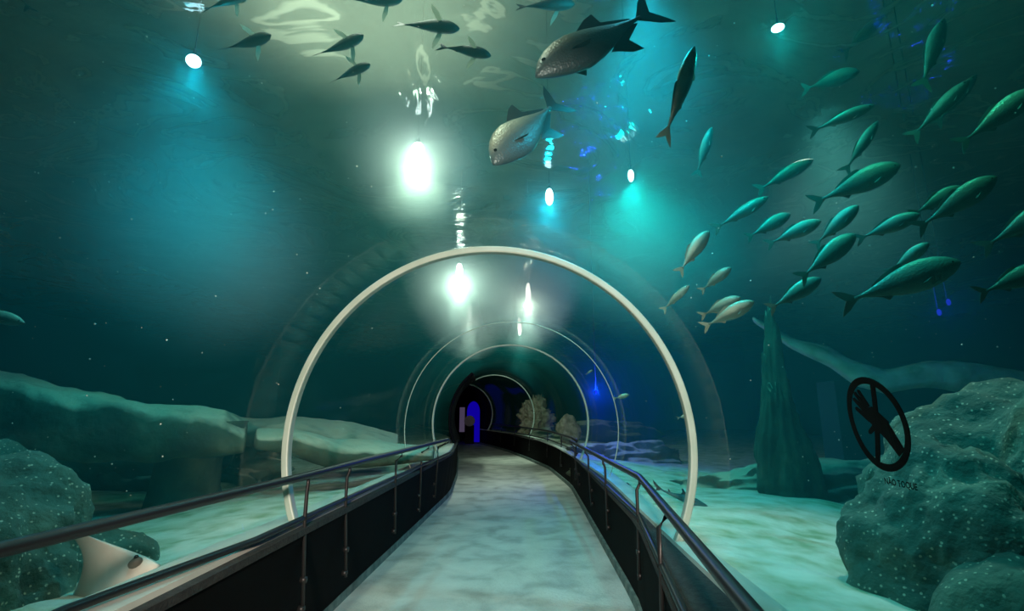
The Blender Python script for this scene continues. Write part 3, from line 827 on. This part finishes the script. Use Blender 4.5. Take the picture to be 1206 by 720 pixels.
def fish(kind, tail, head, dist, label, ddist=0.0, roll=0.0, cat='fish', group=None, curve=0.05, scale_h=1.0):
    """place a fish with its tail tip and nose where the two sight lines pass at the given distance"""
    spec = {'tuna': ('tuna', 'skin_dark', 'fin_dark', 'fin_pale', 'tuna'), 'jack': ('jack', 'skin_silver_lit', 'fin_green', 'fin_green', 'silver_fish'), 'slim': ('slim', 'skin_silver_lit', 'fin_green', 'fin_pale', 'slender_fish'),
            'trevally': ('trevally', 'skin_trevally', 'fin_dark', 'fin_dark', 'trevally'), 'shark': ('shark', 'skin_shark', 'fin_dark', 'fin_dark', 'shark')}[kind]
    key = (kind, curve)
    if key not in PROTO:
        PROTO[key] = root = make_fish(*spec[:4], curve=curve, name=spec[4])
    else:
        root = copy_tree(PROTO[key])
    a = at(*tail, dist + ddist); b = at(*head, dist)
    d = b - a; Ln = d.length
    X = d.normalized(); Z = Vector((0, 0, 1))
    if abs(X.z) > 0.95: Z = Vector((0, -1, 0.2))
    Y = Z.cross(X).normalized(); Z = X.cross(Y)
    m = Matrix((X, Y, Z)).transposed() @ Matrix.Rotation(roll, 3, 'X')
    root.rotation_euler = m.to_euler()
    root.location = (a + b) * 0.5 + X * (0.015 * Ln)
    root.scale = (Ln / 1.03, Ln / 1.03, Ln / 1.03 * scale_h)
    tag(root, label, cat, group)
    return root


G1, G2 = 'grey fish over the tunnel', 'silver shoal on the right'
R = math.radians
fish('tuna', (38, 18), (2, -36), 3.4, 'dark fish cut by the top left corner, only its tail showing', 0.1, R(20), group=G1)
fish('tuna', (236, 9), (292, -6), 3.4, 'dark fish cut by the top edge above the upper left lamp', 0.0, R(-25), group=G1)
fish('tuna', (262, 64), (319, 41), 3.2, 'small dark fish with pale fins right of the upper left lamp', 0.1, R(-50), group=G1, curve=-0.06)
fish('tuna', (373, 74), (428, 41), 3.2, 'upper of two small dark fish one above the other at top', 0.1, R(-45), group=G1, curve=-0.10)
fish('tuna', (387, 94), (436, 76), 3.3, 'lower of two small dark fish one above the other at top', 0.1, R(-45), group=G1)
fish('tuna', (405, 5), (474, -1), 3.3, 'grey fish cut by the top edge above the small pair', 0.0, R(-40), group=G1, curve=-0.06)
fish('tuna', (463, 23), (541, 34), 3.1, 'largest grey fish with spread pale fins at top centre', 0.0, R(-35), group=G1)
fish('tuna', (514, 47), (578, 66), 3.1, 'grey fish just below and right of the largest grey one', 0.0, R(-20), group=G1, curve=0.10)
fish('tuna', (606, 4), (677, 5), 3.2, 'dark fish cut by the top edge above the big trevally', 0.0, R(-25), group=G1)
fish('trevally', (776, 18), (627, 86), 2.45, 'big deep bodied trevally with a crescent tail at top centre', 0.1, R(18), curve=0.05, scale_h=0.92)
fish('trevally', (660, 121), (576, 190), 3.3, 'smaller pale trevally below the big one', 0.25, R(20), curve=0.05, scale_h=1.05)
fish('slim', (786, 170), (818, 55), 2.5, 'grey fish swimming straight up right of the big trevally', 0.1, R(70))
fish('slim', (820, 210), (838, 150), 3.6, 'small pale fish swimming up below the vertical grey one', 0.2, R(60), group=G2)
S = [
    ('slim', (1078, 112), (1112, 22), 3.0, 'thin fish rising steeply near the top right corner', 20),
    ('jack', (1128, 172), (1222, 104), 2.6, 'large dim fish at the right edge above the shoal', 10),
    ('slim', (950, 157), (1030, 124), 3.3, 'slender bright fish alone above the shoal', 30),
    ('jack', (938, 107), (1012, 84), 3.8, 'faint fish just below the angular lamp', 40),
    ('slim', (994, 205), (1034, 143), 3.5, 'narrow fish between the lone slender one and the shoal', 25),
    ('slim', (1070, 165), (1142, 94), 3.0, 'thin fish below the steep one at the upper right', 10),
    ('slim', (884, 228), (958, 188), 4.0, 'dim slender fish above the left part of the shoal', 20),
    ('jack', (954, 242), (1060, 194), 3.2, 'topmost lit fish of the shoal with a bright back line', 20),
    ('jack', (1005, 284), (1084, 252), 2.9, 'plump fish left of the two brightest ones', 15),
    ('jack', (1066, 256), (1134, 220), 2.9, 'bright fish overlapped by the brightest of the shoal', 20),
    ('jack', (1078, 272), (1174, 208), 2.7, 'brightest and plumpest fish of the shoal', 15),
    ('jack', (956, 292), (1011, 242), 3.1, 'short plump fish above the second column of the shoal', 15),
    ('jack', (934, 332), (1008, 276), 3.1, 'teal fish below the short plump one', 15),
    ('jack', (1043, 324), (1094, 286), 3.0, 'small round fish above the longest one', 10),
    ('jack', (984, 360), (1131, 308), 2.7, 'longest fish of the shoal, low on the right', 10),
    ('jack', (900, 366), (967, 328), 3.2, 'green fish left of the longest one', 15),
    ('jack', (825, 388), (888, 355), 3.4, 'lowest left fish with a bright back line', 20),
    ('jack', (822, 374), (872, 350), 3.7, 'dim fish right behind the lowest left one', 20),
    ('jack', (795, 324), (835, 272), 3.6, 'wide dim fish at the left end of the shoal', 30),
    ('jack', (823, 345), (861, 315), 3.8, 'small dim fish between the left end and the lowest left one', 25),
    ('jack', (900, 290), (967, 260), 3.4, 'dim fish with a curved bright back in the middle of the shoal', 20),
    ('jack', (875, 282), (931, 252), 3.8, 'dim fish just left of the one with the curved back', 20),
    ('slim', (838, 272), (905, 232), 3.9, 'long faint fish pointing up from the left end of the shoal', 20),
    ('jack', (1150, 296), (1262, 232), 2.4, 'fish with a broad tail leaving by the right edge', 5),
    ('jack', (1140, 350), (1242, 312), 2.5, 'fish with a forked tail low at the right edge', 5),
    ('slim', (778, 368), (812, 336), 4.2, 'tiny faint fish beside the right side of the nearest ring', 20),
    ('slim', (1100, 150), (1150, 88), 3.8, 'faint fish between the steep one and the right edge', 20),
    ('slim', (985, 70), (1040, 20), 4.5, 'faint distant fish near the top right', 20),
]
for i, (k, t_, h_, dd, lab, rl) in enumerate(S):
    fish(k, t_, h_, dd, lab, 0.10 + 0.05 * (i % 3), R(rl), group=G2, curve=(-0.08, 0.06, 0.02)[i % 3])
fish('slim', (-40, 362), (29, 381), 3.6, 'pale blue fish entering at the left edge', 0.0, 0, curve=0.02)
fish('slim', (164, 316), (173, 320), 4.5, 'tiny white fish alone in the dark left water', 0, 0, curve=0.02)
fish('jack', (722, 470), (741, 465), 7.4, 'tiny pale fish inside the nearest ring on the right', 0, 0)
fish('jack', (797, 493), (815, 488), 5.0, 'tiny green fish touching the right side of the nearest ring', 0, 0)
fish('jack', (690, 441), (698, 436), 9.0, 'tiny distant fish high behind the second thick ring', 0, 0)
fish('shark', (768, 573), (834, 598), 5.0, 'small dark shark gliding over the bright sand', 0.0, R(-25), cat='shark', curve=0.05)

# ------------------------------------------------------------------ ray
def manta():
    root = empty('stingray'); tag(root, 'pale ray banking behind the left railing', 'ray')
    # local: nose +X, wings +-Y, back +Z
    bm = bmesh.new(); bmu = bmesh.new()
    nS = 33

    def edges(v):
        """leading and trailing x of the disc at span v (0..1)"""
        lead = 0.50 - 0.62 * v ** 1.25 - 0.05 * math.sin(v * PI)
        trail = -0.42 + 0.10 * v + 0.24 * math.sin(v * PI) * 0.9 - 0.0 * v
        if v > 0.98: trail = lead - 0.005
        return lead, min(trail + 0.0, lead - 0.004) if v < 1 else lead - 0.004
    span = 0.62
    grid_t, grid_b = [], []
    for i in range(nS):
        s = -1 + 2 * i / (nS - 1); v = abs(s)
        le, te = edges(v)
        te = te * (1 - v ** 3) + (le - 0.01) * v ** 3
        rt, rb = [], []
        for j in range(15):
            u = j / 14; x = le + (te - le) * u
            th = 0.075 * (1 - v) ** 1.3 * math.sin(PI * min(1, u * 0.95 + 0.04)) ** 0.7 + 0.003
            zc_ = 0.16 * v ** 2 * 1.0 - 0.05 * u * v
            if v < 0.2: th += 0.02 * (1 - v / 0.2) * max(0, 1 - abs(u - 0.3) * 3)
            rt.append((x, s * span, zc_ + th)); rb.append((x, s * span, zc_ - th * 0.6))
        grid_t.append(rt); grid_b.append(rb)
    def surf(b_, g, flip):
        vv = [[b_.verts.new(p) for p in r] for r in g]
        for a, c in zip(vv, vv[1:]):
            for j in range(len(a) - 1):
                b_.faces.new((a[j], a[j + 1], c[j + 1], c[j]))
        return vv
    T = surf(bm, grid_t, False); B_ = surf(bm, grid_b, True)
    for i in range(nS - 1):
        bm.faces.new((T[i][0], T[i + 1][0], B_[i + 1][0], B_[i][0])); bm.faces.new((T[i][-1], T[i + 1][-1], B_[i + 1][-1], B_[i][-1]))
    link('disc', bm, M['ray_skin'], root)
    bm = bmesh.new(); tube(bm, [(-0.34, 0, 0.0), (-0.6, 0.01, 0.01), (-0.9, 0.04, 0.03), (-1.2, 0.1, 0.02)], [0.028, 0.018, 0.010, 0.003], 8); link('tail', bm, M['ray_back'], root)
    for s in (1, -1):
        bm = bmesh.new(); bmesh.ops.create_uvsphere(bm, u_segments=12, v_segments=8, radius=0.045, matrix=Matrix.Translation((0.36, s * 0.09, 0.05)) @ Matrix.Diagonal((1.2, .8, .8, 1)))
        h = link('eye_bump', bm, M['ray_back'], root)
        bm = bmesh.new(); bmesh.ops.create_uvsphere(bm, u_segments=10, v_segments=6, radius=0.017, matrix=Matrix.Translation((0.385, s * 0.118, 0.062)))
        link('eye', bm, M['eye'], h)
    return root


ry = manta()
nose = at(190, 664, 2.75); tip = at(80, 631, 2.95); centre = at(105, 716, 2.8)
X = (nose - centre).normalized(); Yv = (tip - centre); Yv = (Yv - X * Yv.dot(X)).normalized(); Zv = X.cross(Yv)
ry.rotation_euler = Matrix((X, Yv, Zv)).transposed().to_euler()
sc_ = (nose - centre).length / 0.62
ry.location = centre + X * 0.10 * sc_; ry.scale = (sc_, sc_, sc_)

# ------------------------------------------------------------------ no touching emblem on the right acrylic
def on_shell(u, v, lift):
    """u metres along the tunnel (towards the far end), v metres up the shell, from the emblem's centre"""
    y = EM_Y + u
    ang = EM_A + math.degrees(v * 1.08 / R_T)
    return arc_pt(y, ang, R_T - 0.004 - lift)


best = None
for yy in [0.8 + 0.02 * k for k in range(90)]:
    for aa in range(-20, 40):
        p = arc_pt(yy, aa); r = p - Vector((0, 0, EYE)); c, s = math.cos(PITCH), math.sin(PITCH)
        dpt = r.y * c + r.z * s; X_, Y_ = 603 + F * r.x / dpt, 360 - F * (-r.y * s + r.z * c) / dpt
        e = (X_ - 1035) ** 2 + (Y_ - 494) ** 2
        if best is None or e < best[0]: best = (e, yy, aa)
EM_Y, EM_A = best[1], best[2]


def decal(name, polys, parent, strip_closed=False):
    bm = bmesh.new()
    for poly in polys:
        t = [bm.verts.new(on_shell(u, v, 0.003)) for u, v in poly]; b = [bm.verts.new(on_shell(u, v, 0.0)) for u, v in poly]
        n = len(poly); f = bm.faces.new(t); bm.faces.new(b[::-1])
        for i in range(n): bm.faces.new((t[i], t[(i + 1) % n], b[(i + 1) % n], b[i]))
    bmesh.ops.triangulate(bm, faces=[f for f in bm.faces if len(f.verts) > 4])
    return link(name, bm, M['sticker'], parent, False)


em = empty('warning_emblem'); tag(em, 'round black no touching emblem with a crossed hand on the right acrylic', 'sign')
RO, RI = 0.134, 0.114
quads = []
for k in range(48):
    a0, a1 = 2 * PI * k / 48, 2 * PI * (k + 1) / 48
    quads.append([(RO * math.cos(a0), RO * math.sin(a0)), (RO * math.cos(a1), RO * math.sin(a1)), (RI * math.cos(a1), RI * math.sin(a1)), (RI * math.cos(a0), RI * math.sin(a0))])
decal('circle', quads, em)


def limb(p0, p1, w0, w1, n=5):
    (x0, y0), (x1, y1) = p0, p1
    d = math.hypot(x1 - x0, y1 - y0); nx_, ny_ = -(y1 - y0) / d, (x1 - x0) / d
    left = [(x0 + (x1 - x0) * k / n + nx_ * (w0 + (w1 - w0) * k / n), y0 + (y1 - y0) * k / n + ny_ * (w0 + (w1 - w0) * k / n)) for k in range(n + 1)]
    right = [(x0 + (x1 - x0) * k / n - nx_ * (w0 + (w1 - w0) * k / n), y0 + (y1 - y0) * k / n - ny_ * (w0 + (w1 - w0) * k / n)) for k in range(n, -1, -1)]
    tipx, tipy = x1 + (x1 - x0) / d * w1 * 0.9, y1 + (y1 - y0) / d * w1 * 0.9
    return left + [(tipx, tipy)] + right


# u grows to the far end (left in the photo), v up
decal('slash', [limb((-0.042, 0.118), (0.042, -0.118), 0.0095, 0.0095)], em)
hand = [limb((-0.078, -0.078), (-0.025, -0.005), 0.017, 0.027), limb((-0.038, -0.018), (0.018, 0.026), 0.029, 0.027)]
for (a, b) in (((0.018, 0.045), (0.040, 0.094)), ((0.026, 0.036), (0.062, 0.088)), ((0.031, 0.026), (0.077, 0.070)), ((0.031, 0.010), (0.080, 0.042)), ((0.000, -0.002), (0.046, -0.028))):
    hand.append(limb(a, b, 0.0088, 0.0060))
decal('hand', hand, em)
# caption below
cu = bpy.data.curves.new('caption', 'FONT'); cu.body = 'N\u00c3O TOQUE'; cu.size = 0.023; cu.align_x = 'CENTER'; cu.align_y = 'CENTER'; cu.offset = 0.0006
tmp = bpy.data.objects.new('tmp', cu); C.objects.link(tmp)
dg = bpy.context.evaluated_depsgraph_get()
tm = bpy.data.meshes.new_from_object(tmp.evaluated_get(dg)); bpy.data.objects.remove(tmp)
for v in tm.vertices:
    p = on_shell(-0.045 - v.co.x, -0.162 + v.co.y, 0.002); v.co = p
tm.materials.append(M['sticker']); tm.name = 'caption'
co = bpy.data.objects.new('caption', tm); C.objects.link(co); co.parent = em

# ------------------------------------------------------------------ specks drifting in the water
bm = bmesh.new()
for k in range(420):
    for _ in range(50):
        p = at(random.uniform(0, 1206), random.uniform(0, 600), random.uniform(2.4, 7))
        o_, r_, d_ = frame(p.y)
        if (Vector((p.x, 0, p.z)) - Vector((o_.x, 0, o_.z))).length > 1.6 and p.z < 4.3 and p.z > 0.9: break
    else: continue
    bmesh.ops.create_icosphere(bm, subdivisions=1, radius=random.choice((0.002, 0.003, 0.004, 0.006)), matrix=Matrix.Translation(p))
M['speck'] = pbr('speck', (0.75, 0.8, 0.7), rough=0.6)
o = link('floating_specks', bm, M['speck']); o['kind'] = 'stuff'; o['label'] = 'fine pale specks drifting in the water'; o['category'] = 'specks'
